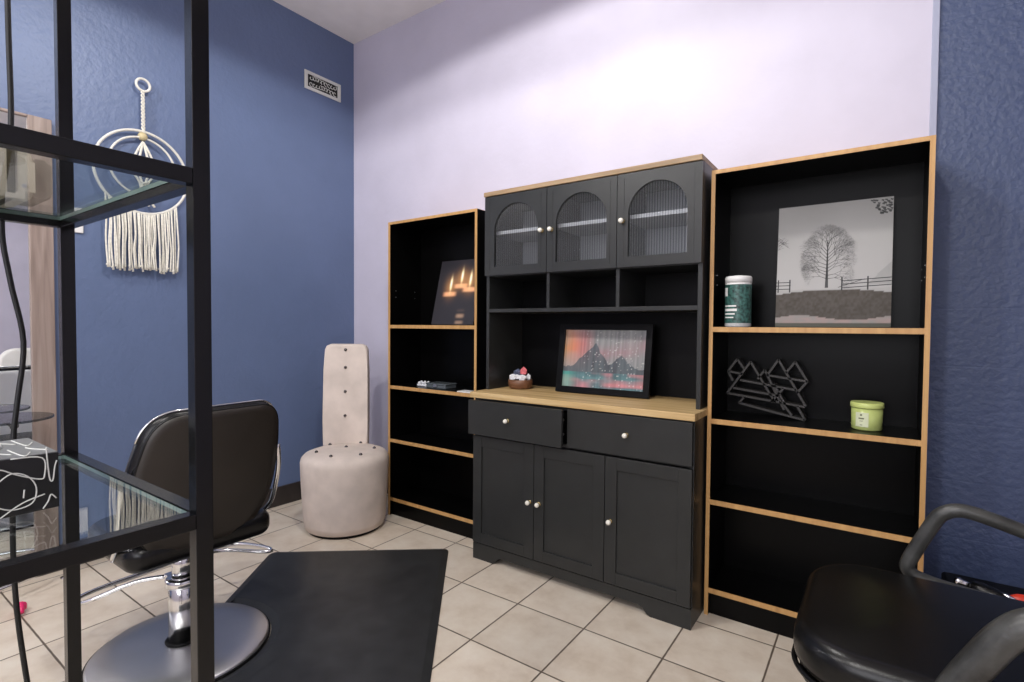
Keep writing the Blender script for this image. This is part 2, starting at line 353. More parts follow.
# worktop
bx('worktop', (-1.688, -.4600, .823), (-.5685, -.018, .8518), 'oak', H, .003)
def knob(x, y, z, parent, r=.0112):
    bm = lathe(B(), (x, y, z), [(.011, 0), (.009, .003), (.0055, .006), (.0085, .012)], 16, axis='Y', mi=1)
    lathe(bm, (x, y, z), [(.007, .010), (r * .8, .013), (r, .019), (r * .8, .026), (r * .3, .029)], 20, axis='Y')
    link('knob', bm, ['white', 'brass'], parent)
def panel_door(x0, x1, z0, z1, kx, kz, yf=yF - .0005):
    st = .053; t = .018
    bm = B(); y0 = yf - t
    pr = [((x0, z0), (x0 + st, z1)), ((x1 - st, z0), (x1, z1)), ((x0 + st, z0), (x1 - st, z0 + st)), ((x0 + st, z1 - st), (x1 - st, z1))]
    for a, b in pr: box(bm, (a[0], y0, a[1]), (b[0], yf, b[1]), .0012)
    d = link('door', bm, 'char', H)
    bx('door_panel', (x0 + st - .002, y0 + .008, z0 + st - .002), (x1 - st + .002, yf - .003, z1 - st + .002), 'char', d, 0)
    knob(kx, y0, kz, d)
panel_door(cx0 + .003, -1.3065, .088, .632, -1.327, .358)
panel_door(-1.3035, -.9465, .088, .632, -1.275, .358)
panel_door(-.9435, cx1 - .003, .088, .632, -.917, .358)
# drawers; the left one hangs slightly open
for x0, x1, dy, kx in ((cx0 - .001, -1.139, .036, -1.432), (-1.131, cx1 - .004, 0., -.850)):
    y0 = yF - .0005 - dy
    d = bx('drawer', (x0, y0 - .018, .645), (x1, y0, .815), 'char', H, .0015)
    if dy:
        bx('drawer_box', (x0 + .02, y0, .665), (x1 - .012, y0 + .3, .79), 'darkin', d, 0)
        for zz in (.70, .765): link('slide_screw', lathe(B(), (x1 - .012, y0 + .02, zz), [(.006, 0), (.005, .003)], 10, axis='X'), 'silver', d)
    knob(kx, y0 - .018, .735, d)
# upper unit
hx0, hx1, hy = -1.681, -.5835, -.3355
zt = 1.849; zd0, zn0 = 1.456, 1.273
bm = B()
box(bm, (hx0, hy, .8525), (hx0 + .018, yb, zt), .001); box(bm, (hx1 - .018, hy, .8525), (hx1, yb, zt), .001)
box(bm, (hx0 + .018, hy, zd0 - .016), (hx1 - .018, yb - .006, zd0), 0); box(bm, (hx0 + .018, hy, zt - .016), (hx1 - .018, yb - .006, zt), 0)
box(bm, (hx0 + .018, hy, zn0 - .018), (hx1 - .018, yb - .006, zn0), .001)
for xd in (-1.3065, -.9475):
    box(bm, (xd - .008, hy, zn0), (xd + .008, yb - .006, zd0 - .016), 0); box(bm, (xd - .008, hy + .004, zd0), (xd + .008, yb - .006, zt - .016), 0)
link('upper_carcass', bm, 'char', H)
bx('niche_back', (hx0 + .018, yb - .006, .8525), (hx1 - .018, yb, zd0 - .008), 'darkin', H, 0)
bx('cupboard_back', (hx0 + .018, yb - .006, zd0 - .008), (hx1 - .018, yb, zt), 'charin', H, 0)
for a, b in ((hx0 + .018, -1.3145), (-1.2985, -.9555), (-.9395, hx1 - .018)):
    bx('inner_shelf', (a + .001, hy + .03, 1.659), (b - .001, yb - .008, 1.676), 'charin', H, 0)
bx('top_board', (hx0 - .004, -.360, zt), (hx1 - .001, yb, 1.872), 'oakd', H, .003)
def arch_door(x0, x1, ax0, ax1, kx):
    z0, z1 = zd0 - .012, zt - .003; yf = hy - .0005; y0 = yf - .018
    az0, az1 = 1.4885, 1.798; r = (ax1 - ax0) / 2; xc = (ax0 + ax1) / 2; zs = az1 - r
    n = 20
    arch = [(ax0, az0)] + [(xc - r * math.cos(PI * k / n), zs + r * math.sin(PI * k / n)) for k in range(n + 1)] + [(ax1, az0)]
    outer = [(x0, az0)] + [(x0 + (x1 - x0) * k / n, z1) for k in range(n + 1)] + [(x1, az0)]
    bm = B()
    def ring(y): return [bm.verts.new((p[0], y, p[1])) for p in arch], [bm.verts.new((p[0], y, p[1])) for p in outer]
    af, of = ring(y0); ab, ob = ring(yf)
    for k in range(len(arch) - 1):
        bm.faces.new((af[k], af[k + 1], of[k + 1], of[k])); bm.faces.new((ab[k], ob[k], ob[k + 1], ab[k + 1]))
        bm.faces.new((af[k], ab[k], ab[k + 1], af[k + 1])); bm.faces.new((of[k], of[k + 1], ob[k + 1], ob[k]))
    box(bm, (x0, y0, z0), (x1, yf, az0), 0)
    # thin raised bead round the flat frame
    for a, b in (((x0 + .03, z0 + .02), (x0 + .032, z1 - .02)), ((x1 - .032, z0 + .02), (x1 - .030, z1 - .02))):
        box(bm, (a[0], y0 - .0012, a[1]), (b[0], y0, b[1]))
    d = link('door', bm, 'char', H)
    # reeded pane following the arch
    bm = B(); nr = 22; wv = (ax1 - ax0) / nr
    cols = []
    xs = [ax0 + (ax1 - ax0) * i / (nr * 4) for i in range(nr * 4 + 1)]
    for i, x in enumerate(xs):
        x_ = min(max(x, ax0 + .0015), ax1 - .0015); u = (x - ax0) / wv
        yy = y0 + .010 - .0022 * abs(math.sin(PI * u))
        ht = zs + math.sqrt(max(0, (r - .0005) ** 2 - (x_ - xc) ** 2))
        cols.append((bm.verts.new((x_, yy, az0 + .001)), bm.verts.new((x_, yy, ht)), bm.verts.new((x_, y0 + .013, az0 + .001)), bm.verts.new((x_, y0 + .013, ht))))
    for a, b in zip(cols, cols[1:]):
        f = bm.faces.new((a[0], b[0], b[1], a[1])); f.material_index = 1 if cols.index(a) % 4 == 3 else 0  # darker tint on the rib valleys stands in for dark refraction
    link('reeded_glass_pane', bm, ['thin', 'groove_tint'], d, fix=False)
    knob(kx, y0, 1.6435, d, .0115)
arch_door(hx0 + .001, -1.308, -1.619, -1.356, -1.332)
arch_door(-1.305, -.949, -1.256, -.997, -1.279)
arch_door(-.946, hx1 - .001, -.895, -.642, -.921)

# ================================================================ pictures
def picture_grid(bm, u0, u1, v0, v1, fn, place, n=(90, 70), mi=0):
    lay = bm.loops.layers.float_color.get('col') or bm.loops.layers.float_color.new('col')
    G = [[bm.verts.new(place(u0 + (u1 - u0) * i / n[0], v0 + (v1 - v0) * j / n[1])) for j in range(n[1] + 1)] for i in range(n[0] + 1)]
    for i in range(n[0]):
        for j in range(n[1]):
            f = bm.faces.new((G[i][j], G[i + 1][j], G[i + 1][j + 1], G[i][j + 1])); f.material_index = mi
            for l, (a, b) in zip(f.loops, ((i, j), (i + 1, j), (i + 1, j + 1), (i, j + 1))):
                l[lay] = (*fn(a / n[0], b / n[1]), 1)
def lerp(a, b, t): t = min(1, max(0, t)); return tuple(x + (y - x) * t for x, y in zip(a, b))
def hsh(x, y): return (math.sin(x * 127.1 + y * 311.7) * 43758.5453) % 1
def vn(x, y):
    xi, yi = math.floor(x), math.floor(y); fx, fy = x - xi, y - yi; fx = fx * fx * (3 - 2 * fx); fy = fy * fy * (3 - 2 * fy)
    return (hsh(xi, yi) * (1 - fx) + hsh(xi + 1, yi) * fx) * (1 - fy) + (hsh(xi, yi + 1) * (1 - fx) + hsh(xi + 1, yi + 1) * fx) * fy
def leaning(cx, w, h, yb_, z0, lean, rot=0.):
    """returns place(u,v,off): u across, v up, off toward the room; back bottom edge at y=yb_"""
    def pl(u, v, off=0.):
        a = Vector((u - w / 2, 0, 0)); y = -off * math.cos(lean) + v * math.sin(lean); z = v * math.cos(lean) + off * math.sin(lean)
        p = Vector((a.x, y, z)); p.rotate(Matrix.Rotation(rot, 3, 'Z'))
        return p + Vector((cx, yb_, z0))
    return pl
def slab_pl(bm, pl, u0, u1, v0, v1, o0, o1, mi=0):
    P = [pl(u, v, o) for o in (o0, o1) for u, v in ((u0, v0), (u1, v0), (u1, v1), (u0, v1))]
    v = [bm.verts.new(p) for p in P]
    for q in ((0, 3, 2, 1), (4, 5, 6, 7), (0, 1, 5, 4), (1, 2, 6, 5), (2, 3, 7, 6), (3, 0, 4, 7)):
        f = bm.faces.new([v[i] for i in q]); f.material_index = mi
def stroke(bm, pl, a, b, wa, wb, off, mi):
    d = Vector((b[0] - a[0], b[1] - a[1])); 
    if d.length < 1e-6: return
    n = Vector((-d.y, d.x)).normalized()
    vs = [bm.verts.new(pl(a[0] + n.x * wa, a[1] + n.y * wa, off)), bm.verts.new(pl(b[0] + n.x * wb, b[1] + n.y * wb, off)), bm.verts.new(pl(b[0] - n.x * wb, b[1] - n.y * wb, off)), bm.verts.new(pl(a[0] - n.x * wa, a[1] - n.y * wa, off))]
    f = bm.faces.new(vs[::-1]); f.material_index = mi

# misty tree canvas
w, h = .384, .492; zsh = SH[0] + .0105
pl = leaning(-.157, w, h, -.105, zsh, math.radians(5.5))
def mist(u, v):
    g = .36 + .10 * vn(u * 3, v * 3)
    if v > .30: t = (v - .30) / .57; c = lerp((.46, .45, .44), (g * .85, g * .84, g * .82), t ** 1.5)
    else:
        gz = .30 - .035 * (u - .5) ** 2 * 4
        k = vn(u * 60, v * 60) * .04
        c = (.07 + k, .058 + k, .047 + k) if v < gz else (.42, .41, .40)
    if v > .30: c = lerp(c, (.20, .195, .19), (v - .72) * 2.2)
    if .02 < v < .075 + .02 * math.sin(u * 7): c = (.30 + .1 * vn(u * 20, v * 60), .29, .27)
    if v < .03: c = (.10, .10, .08)
    if abs(u - 1.0) < .2 and .33 < v < .33 + .18 * (1 - abs(u - 1.0) / .2): c = lerp(c, (.28, .28, .27), .5)
    return c
bm = B(); slab_pl(bm, pl, 0, w, 0, h, 0, .018, 1)
picture_grid(bm, .0005, w - .0005, .0005, h - .0005, mist, lambda u, v: pl(u, v, .0184), (90, 110))
random.seed(3)
def grow(a, ang, ln, wd, dep):
    b = (a[0] + math.cos(ang) * ln, a[1] + math.sin(ang) * ln)
    stroke(bm, pl, a, b, wd * (.75 if dep < 2 else 1), wd * .6, .0188, 2)
    if dep == 0: return
    for s in ((-1, 1) if dep > 5 else (-1, 0, 1)):
        if s == 0 and random.random() < .5: continue
        na = ang + s * random.uniform(.28, .62); na += (PI / 2 - na) * -.02
        grow(b, na, ln * random.uniform(.68, .86), wd * .62, dep - 1)
tx_, ty_ = w * .46, h * .315
stroke(bm, pl, (tx_, ty_), (tx_, ty_ + .05), .0055, .004, .0188, 2)
for i in range(11):     # limbs leave the trunk at several heights, short on top, long below: an egg-shaped crown
    f = i / 10; zb = ty_ + .035 + .135 * f
    stroke(bm, pl, (tx_, zb), (tx_ + .0005, zb + .020), .0040 * (1 - .6 * f), .0036 * (1 - .65 * f), .0188, 2)
    for s in (-1, 1):
        grow((tx_, zb), PI / 2 + s * (1.30 - .95 * f) + random.uniform(-.28, .28), (.030 - .004 * f) * (1 - .12 * math.cos(f * 5)), .0011, 5)
for x0_, x1_, zz in ((0, .052, .305), (w * .59, w - .001, .31)):
    zf = h * zz
    for dz in (.004, .018, .031): stroke(bm, pl, (x0_ + .0006, zf + dz - (.004 if x0_ else 0)), (x1_, zf + dz + (.004 if x0_ else 0)), .0016, .0016, .0188, 2)
    for xp in ((.006, .048) if x0_ == 0 else (x0_, x0_ + .083)): stroke(bm, pl, (xp + .001, zf - .010), (xp + .001, zf + .042), .0024, .0024, .0188, 2)
stroke(bm, pl, (w * .56, h * .315), (w * .78, h * .375), .001, .001, .0188, 2)
for i in range(60):
    a, b = random.uniform(.82, .985), random.uniform(.87, .99)
    if (1 - a) + (1 - b) * .8 < .2: stroke(bm, pl, (a * w - .004, b * h), (a * w + .004, b * h - .003), .0025, .0032, .0188, 2)
for i in range(14):
    a = random.uniform(-.5, .8); stroke(bm, pl, (.001, h * .68 + random.uniform(-.02, .04)), (.018 + .03 * random.random(), h * .68 + .04 * a), .0006, .0003, .0188, 2)
tag(link('canvas_picture', bm, ['print_c', 'frameblk', 'trunk'], loc=(-.155, -.11, zsh), fix=False), 'grey misty canvas picture of a bare tree and fence in the right bookcase', 'picture')

# dark candle picture
w, h = .335, .41; pl = leaning(-2.10, w, h, -.125, zsh, math.radians(14), math.radians(0))
def candles(u, v):
    c = (.030, .027, .032)
    for (a, b, s, g) in ((.33, .60, 1, 1.), (.57, .72, .8, .8), (.78, .66, .9, .9)):
        dx, dy = (u - a), (v - b)
        fl = math.exp(-((dx / .022) ** 2 + ((dy - .03) / .085) ** 2)) * 2.2
        gl = math.exp(-((dx / .12) ** 2 + ((dy + .02) / .14) ** 2)) * .45
        dish = math.exp(-((dx / .15) ** 6 + ((dy + .13) / .035) ** 4)) * .9
        c = (c[0] + fl + gl + dish, c[1] + fl * .8 + gl * .45 + dish * .45, c[2] + fl * .45 + gl * .12 + dish * .22)
    p = math.exp(-(((u - .66) / .09) ** 4 + ((v - .10) / .10) ** 4)) * (.25 + .25 * math.sin(v * 60))
    c = (c[0] + p * .8, c[1] + p * .5, c[2] + p * .3)
    return tuple(min(1, x) for x in c)
bm = B(); slab_pl(bm, pl, 0, w, 0, h, 0, .016, 1)
picture_grid(bm, .0005, w - .0005, .0005, h - .0005, candles, lambda u, v: pl(u, v, .0164), (90, 90))
tag(link('canvas_picture', bm, ['print', 'frameblk'], loc=(-2.10, -.08, zsh), fix=False), 'dark picture of three lit candles leaning in the left bookcase', 'picture')

# framed mountain artwork on the worktop
zw = .8525; w, h = .485, .348; pl = leaning(-1.102, w, h, -.165, zw, math.radians(9), math.radians(2))
F = thing('framed_artwork', (-1.102, -.16, zw), 'black framed artwork of a pink and teal mountain sky leaning on the oak worktop', 'picture')
bm = B(); fw_ = .030
for a in ((0, w, 0, fw_), (0, w, h - fw_, h), (0, fw_, fw_, h - fw_), (w - fw_, w, fw_, h - fw_)): slab_pl(bm, pl, *a, 0, .022)
link('frame', bm, 'frameblk', F)
def mountain(u, v):
    st = .5 + .5 * vn(u * 38, v * 2.2)
    c = lerp((.20, .22, .24), (.46, .47, .46), st)
    warm = max(0, 1 - ((u - .12) / .28) ** 2) * max(0, min(1, (v - .25) * 2.5)) * (1 - max(0, v - .75) * 2.2 * min(1, u * 6))
    c = lerp(c, lerp((.90, .38, .08), (.92, .14, .12), min(1, u * 4)), warm * .85 * (.6 + .4 * vn(u * 9, v * 9)))
    pinkb = math.exp(-(((v - (.60 + .25 * (u - .5))) / .12) ** 2)) * (.25 + .75 * vn(u * 8 + 5, v * 7)) * (u > .4)
    c = lerp(c, (.70, .26, .30), pinkb * .55)
    ridge = .33 + .40 * max(0, 1 - abs(u - .40) / (.30 if u < .4 else .20)) + .05 * vn(u * 30, 3) + .20 * max(0, 1 - abs(u - .72) / .16)
    if v < ridge and v > .22: c = lerp(c, lerp((.02, .035, .06), (.12, .17, .19), vn(u * 26, v * 5)), .8)
    if v < .27:
        c = lerp((.16, .32, .34), (.10, .20, .22), vn(u * 12, v * 30)); 
        k = vn(u * 7 + 2, v * 16); c = lerp(c, (.74, .30, .32), max(0, k - .45) * 2.2 * (.15 + .85 * min(1, abs(u - .46) * 6)))
        c = lerp(c, (.08, .50, .38), .6 * max(0, min(1, (.2 - u) * 8)))
    if hsh(math.floor(u * 90), math.floor(v * 60)) > .975 and u > .25: c = lerp(c, (.85, .86, .82), .6)
    k = .78 + .3 * (vn(u * 55, v * 1.5) - .5)
    return tuple(x * k for x in c)
bm = B(); slab_pl(bm, pl, fw_ - .002, w - fw_ + .002, fw_ - .002, h - fw_ + .002, .003, .010, 1)
picture_grid(bm, fw_, w - fw_, fw_, h - fw_, mountain, lambda u, v: pl(u, v, .0115), (150, 100))
link('print', bm, ['print', 'frameblk'], F, fix=False)

# ================================================================ shelf objects
# wipes canister
c = thing('wipes_canister', (-.475, -.205, zsh), 'white plastic canister with dark green patterned label, left of the tree picture', 'container')
x, y = -.475, -.205
link('body', lathe(B(), (x, y, zsh), [(.046, 0), (.050, .004), (.050, .178), (.048, .184)], 40), 'whiteplastic', c)
link('lid', lathe(B(), (x, y, zsh), [(.0515, .180), (.0515, .200), (.048, .206), (.020, .207), (.018, .210), (.0001, .210)], 40), 'whiteplastic', c)
bm = lathe(B(), (x, y, zsh), [(.0506, .016), (.0506, .172)], 48, caps=False)
for z0, z1, a0, a1 in ((.064, .074, -2.6, -1.45), (.050, .056, -2.6, -1.6), (.036, .041, -2.6, -1.7), (.082, .088, -2.6, -1.5), (.125, .160, -2.65, -2.25)):
    P = [(x + .0512 * math.cos(a0 + (a1 - a0) * k / 8), y + .0512 * math.sin(a0 + (a1 - a0) * k / 8)) for k in range(9)]
    for p, q in zip(P, P[1:]):
        f = bm.faces.new([bm.verts.new((p[0], p[1], zsh + z0)), bm.verts.new((q[0], q[1], zsh + z0)), bm.verts.new((q[0], q[1], zsh + z1)), bm.verts.new((p[0], p[1], zsh + z1))]); f.material_index = 1
link('label', bm, ['wlabel', 'whiteplastic'], c, fix=False)
# green candle
zs2 = SH[1] + .0105; x, y = -.030, -.165
c = thing('jar_candle', (x, y, zs2), 'squat green jar candle with pale label on the middle shelf of the right bookcase', 'candle')
link('jar', lathe(B(), (x, y, zs2), [(.044, 0), (.048, .004), (.049, .080)], 44), 'green', c)
link('lid', lathe(B(), (x, y, zs2), [(.0515, .081), (.0525, .085), (.0525, .096), (.050, .101), (.046, .099), (.0001, .099)], 44), 'glid', c)
bm = B()
def curved(bm, a0, a1, z0, z1, r, mi):
    P = [(x + r * math.cos(a0 + (a1 - a0) * k / 8), y + r * math.sin(a0 + (a1 - a0) * k / 8)) for k in range(9)]
    for p, q in zip(P, P[1:]):
        f = bm.faces.new([bm.verts.new((p[0], p[1], zs2 + z0)), bm.verts.new((q[0], q[1], zs2 + z0)), bm.verts.new((q[0], q[1], zs2 + z1)), bm.verts.new((p[0], p[1], zs2 + z1))]); f.material_index = mi
curved(bm, -2.3, -1.45, .014, .066, .0496, 0)
for a0, a1, z0, z1 in ((-1.98, -1.85, .054, .060), (-2.08, -1.72, .042, .047), (-2.0, -1.8, .034, .036), (-1.98, -1.82, .020, .022)): curved(bm, a0, a1, z0, z1, .0499, 1)
link('label', bm, ['lab', 'ink'], c, fix=False)
# triangle wall shelf leaning inside
def tp(px, py):   # layout in the shelf's own plane
    u = px / 4.655; v = py / 4.655
    return (-.547 + (u / 16.6) * .0625 - .045, .842 + (79.3 - v) * .00353 - (u - 17) * .00036)
bm = B()
segs = [((190, 95), (78, 290)), ((190, 95), (310, 300)), ((78, 290), (442, 296)), ((140, 205), (402, 214)), ((108, 255), (330, 260)), ((320, 65), (268, 160)), ((320, 65), (445, 292)), ((270, 157), (450, 160)),
        ((258, 130), (350, 330)), ((258, 130), (225, 185)), ((395, 65), (450, 160)), ((395, 65), (355, 130)), ((450, 160), (405, 230)), ((125, 90), (80, 165)), ((125, 90), (160, 140)), ((80, 165), (155, 170)), ((80, 165), (105, 215)),
        ((160, 300), (138, 335)), ((138, 335), (443, 366)), ((443, 366), (408, 298)), ((345, 300), (385, 352)), ((300, 200), (355, 300)), ((290, 300), (345, 215))]
for a, b in segs:
    A, B_ = tp(*a), tp(*b); d = Vector((B_[0] - A[0], B_[1] - A[1])); n = Vector((-d.y, d.x)).normalized() * .0042
    prism(bm, [(A[0] + n.x, -.125, A[1] + n.y), (A[0] - n.x, -.125, A[1] - n.y), (B_[0] - n.x, -.125, B_[1] - n.y), (B_[0] + n.x, -.125, B_[1] + n.y)], (0, .055, 0))
zmin = min(v.co.z for v in bm.verts); bmesh.ops.translate(bm, verts=bm.verts, vec=(0, 0, zs2 - zmin))
tag(link('triangle_shelf', bm, 'tri', loc=(-.38, -.1, zs2)), 'dark wooden display shelf of overlapping triangles, left of the green candle', 'shelf')
# bowl of crystals
bz = .8525; x, y = -1.566, -.185
c = thing('wooden_bowl', (x, y, bz), 'small round brown wooden bowl on the left end of the oak worktop', 'bowl')
link('bowl_body', lathe(B(), (x, y, bz), [(.052, 0), (.061, .006), (.066, .030), (.064, .048), (.058, .048), (.057, .030), (.0001, .024)], 40, caps=False), 'bowl', c)
random.seed(5)
for i, (mm, pos, r, lb) in enumerate((('cry', (-.03, -.02, .056), .020, 'pale crystal chunk at the left rim of the wooden bowl'), ('cry', (.028, -.024, .054), .022, 'pale crystal chunk at the right rim of the wooden bowl'), ('cryd', (-.014, .004, .072), .024, 'blue grey crystal stone in the wooden bowl'), ('cryp', (.018, .002, .088), .022, 'coral pink crystal on top of the stones in the bowl'), ('cry', (.002, -.034, .060), .017, 'pale crystal chunk at the front of the wooden bowl'), ('cry', (.04, .008, .058), .016, 'small pale crystal at the far right of the wooden bowl'), ('cryd', (-.036, .014, .058), .017, 'small blue grey stone at the far left of the wooden bowl'))):
    r *= 1.12; pos = (pos[0] * 1.12, pos[1] * 1.1, pos[2] + .003)
    bm = blob(B(), (x + pos[0], y + pos[1], bz + pos[2]), (r, r * .8, r), jit=.25)
    tag(link('crystal_stone', bm, mm, loc=(x + pos[0], y + pos[1], bz + pos[2] - r)), lb, 'crystal', 'crystals in the wooden bowl')
# things on the left bookcase's middle shelf
random.seed(11)
bm = B()
for i in range(6): blob(bm, (-2.318 + .014 * i, -.19 + .006 * (i % 2), zs2 + .018 + .006 * (i % 2)), (.009, .010, .010), 0, 1, .15)
box(bm, (-2.325, -.205, zs2), (-2.24, -.17, zs2 + .012), .003)
tag(link('coral_ornament', bm, 'cry', loc=(-2.28, -.19, zs2)), 'small white knobbly ornament on the middle shelf of the left bookcase', 'ornament')
c = thing('accessory_case', (-2.13, -.19, zs2), 'low dark grey plastic case beside the white ornament on the left bookcase', 'case')
bx('case_body', (-2.215, -.235, zs2), (-2.06, -.14, zs2 + .020), 'boxgrey', c, .003)
bx('lid', (-2.218, -.238, zs2 + .021), (-2.057, -.137, zs2 + .029), 'boxgrey', c, .003)
bx('clasp', (-2.15, -.243, zs2 + .010), (-2.125, -.2385, zs2 + .026), 'silver', c, .001)
tag(link('paper_slip', box(B(), (-1.93, -.283, zs2), (-1.80, -.215, zs2 + .006), .001), 'whiteplastic', loc=(-1.86, -.25, zs2)), 'small white slip at the right end of the left bookcase shelf, by the worktop', 'paper')

# ================================================================ tufted stool chair
cx, cy = -2.552, -.561
c = thing('tufted_chair', (cx, cy, 0), 'beige velvet chair with round drum seat and tall narrow tufted back in the corner', 'chair')
link('seat', lathe(B(), (cx, cy, 0), [(.200, .012), (.222, .02), (.232, .06), (.241, .20), (.248, .35), (.249, .395), (.244, .418), (.228, .436), (.20, .447), (.12, .456), (.0001, .460)], 64), 'velvet', c)
link('foot_ring', lathe(B(), (cx, cy, 0), [(.205, 0), (.205, .0115)], 48), 'bin', c)
# tall back: facing (.62,-.78)
nf = Vector((.62, -.785, 0)).normalized(); sr = Vector((-nf.y, nf.x, 0))
bc = Vector((cx, cy, 0)) - Vector((.798, -.601, 0)) * (.255) + sr * .014
ol = [(-.138, .40), (.138, .40), (.138, .60), (.135, .90), (.132, 1.03), (.120, 1.055), (.095, 1.066), (-.095, 1.066), (-.120, 1.055), (-.132, 1.03), (-.135, .90), (-.138, .60)]
lean = .04
def bp_(u, z, off): return bc + sr * u + Vector((0, 0, z)) + nf * (off - lean * (z - .43))
bm = prism(B(), [bp_(u, z, 0) for u, z in ol], nf * .065, .018, 4)
link('backrest', bm, 'velvet', c)
def stud(p):
    bm = B(); bmesh.ops.create_uvsphere(bm, u_segments=10, v_segments=6, radius=.010, matrix=Matrix.Translation(p)); link('stud', bm, 'stud', c)
for z in (.62, .77, .92, 1.03): stud(bp_(0, z, .066))
for x, y in ((-2.652, -.594), (-2.549, -.452), (-2.495, -.598), (-2.544, -.759), (-2.367, -.502), (-2.401, -.768), (-2.308, -.645)):
    x, y = x * 1.032, -2.487 + (y + 2.487) * 1.032; r_ = math.hypot(x - cx, y - cy)
    stud(Vector((x, y, .460 - .25 * r_ * r_)))

# ================================================================ left salon chair
cx, cy = -2.055, -1.645
c = thing('salon_chair', (cx, cy, 0), 'black salon chair on a round chrome base, seen from behind, beside the rubber mat', 'chair')
link('base_disc', lathe(B(), (cx, cy, 0), [(.278, 0), (.284, .006), (.284, .012), (.276, .018), (.20, .028), (.08, .034), (.0001, .034)], 96), 'disc', c)
link('base_rim', lathe(B(), (cx, cy, 0), [(.290, 0), (.290, .008), (.2845, .010), (.2845, 0)], 96, caps=False), 'bin', c)
link('base_collar', lathe(B(), (cx, cy, 0), [(.056, .034), (.057, .038), (.054, .042), (.045, .043)], 40), 'bin', c)
link('column_sleeve', lathe(B(), (cx, cy, 0), [(.0455, .043), (.0455, .235), (.040, .24)], 40), 'chrome', c)
link('column', lathe(B(), (cx, cy, 0), [(.034, .24), (.034, .382)], 32), 'chrome', c)
bm = lathe(B(), (cx, cy, 0), [(.052, .236), (.055, .24), (.055, .262), (.050, .268), (.036, .27)], 40)
box(bm, (cx - .085, cy - .03, .242), (cx - .04, cy + .03, .262), .004)
link('footrest_clamp', bm, 'chrome', c)
fr = [(cx - .08, cy - .02, .25), (-2.19, -1.75, .245), (-2.255, -1.875, .205), (-2.315, -1.885, .20), (-2.345, -1.80, .20), (-2.355, -1.62, .20), (-2.365, -1.40, .20), (-2.32, -1.30, .20), (-2.18, -1.25, .20), (-2.15, -1.275, .20), (-2.27, -1.43, .225), (cx - .08, cy + .02, .25)]
link('footrest', tube(B(), fr, .0075, 10, sub=5), 'chrome', c)
bx('seat_plate', (cx - .14, cy - .10, .383), (cx + .14, cy + .10, .402), 'steel', c, .004)
link('seat', cushion(B(), cx - .235, cx + .215, cy - .235, cy + .235, (.10, .06, .06, .10), .402, .487, .032, lambda a, b, z: (a, b, z)), 'vinyl', c)
# backrest: gently dished shell with piping
def backsurf(y, z, off):
    x = -1.822 + (z - .65) * .10 - ((y - cy) ** 2) * .55; y += (z - .62) * .10
    return Vector((x + off, y, z))
def back_outline(s=1.0, n=10):
    P = []
    pts = [(-.150, .43, .06), (.150, .43, .06), (.235, .56, .08), (.240, .72, .2), (.210, .904, .085), (-.205, .900, .10), (-.240, .70, .2), (-.235, .56, .08)]
    m = len(pts)
    for i, (a, b, r) in enumerate(pts):
        p = Vector((a, b)); q0 = Vector(pts[i - 1][:2]); q1 = Vector(pts[(i + 1) % m][:2])
        d0 = (q0 - p); d1 = (q1 - p); r0 = min(r, d0.length * .45, d1.length * .45)
        A = p + d0.normalized() * r0; Bv = p + d1.normalized() * r0
        for k in range(n + 1):
            t = k / n; P.append((1 - t) ** 2 * A + 2 * t * (1 - t) * p + t * t * Bv)
    ctr = Vector((0, .68))
    return [ctr + (p - ctr) * s for p in P]
def dished(bm, o0, o1, s=1.0, mi=0, rim=.0, fill=9):
    """layers of shrinking outlines so the shell follows the dish on both sides"""
    ss = [s * (1 - k / fill) for k in range(fill)]
    def layer(off, scale, sh=0.): return [bm.verts.new(backsurf(cy + p.x, p.y, off)) for p in back_outline(scale)]
    F_, Bk = [layer(o0, q) for q in ss], [layer(o1, q) for q in ss]
    mid = [bm.verts.new(backsurf(cy + p.x, p.y, (o0 + o1) / 2)) for p in back_outline(s + rim)]
    n = len(mid)
    def band(a, b):
        for k in range(n):
            f = bm.faces.new((a[k], a[(k + 1) % n], b[(k + 1) % n], b[k])); f.smooth = True; f.material_index = mi
    band(F_[0], mid); band(mid, Bk[0])
    for L_ in (F_, Bk):
        for a, b in zip(L_, L_[1:]): band(a, b)
        f = bm.faces.new(L_[-1]); f.material_index = mi
    return bm
link('backrest', dished(B(), -.065, -.012, .985, rim=.03), 'vinyl', c)
link('added_front_cover', dished(B(), -.075, -.066, .90, rim=.01), 'cover', c)['label'] = 'white cover added to the backrest front to show in the mirror'  # added pad, produces the white shape in the mirror
link('back_shell', dished(B(), -.0118, .006, .965, rim=.006), 'shell', c)
bm = B(); P = [backsurf(cy + p.x, p.y, .0) for p in back_outline(.965)]; tube(bm, P, .006, 8, closed=True)
link('piping', bm, 'vinyl', c)
bm = B(); P = [backsurf(cy + p.x, p.y, -.035) for p in back_outline(1.018) if p.y > .80]; tube(bm, P, .004, 8)
link('trim_strip', bm, 'chrome', c)
for s in (-1, 1):
    yy = cy + s * .246
    bm = tube(B(), [(-1.845, yy, .735), (-1.850, yy + s * .006, .66), (-1.868, yy + s * .004, .58), (-1.90, yy, .50), (-1.98, yy - s * .012, .43)], .0085, 10, sub=4)
    link('side_bracket', bm, 'chrome', c)

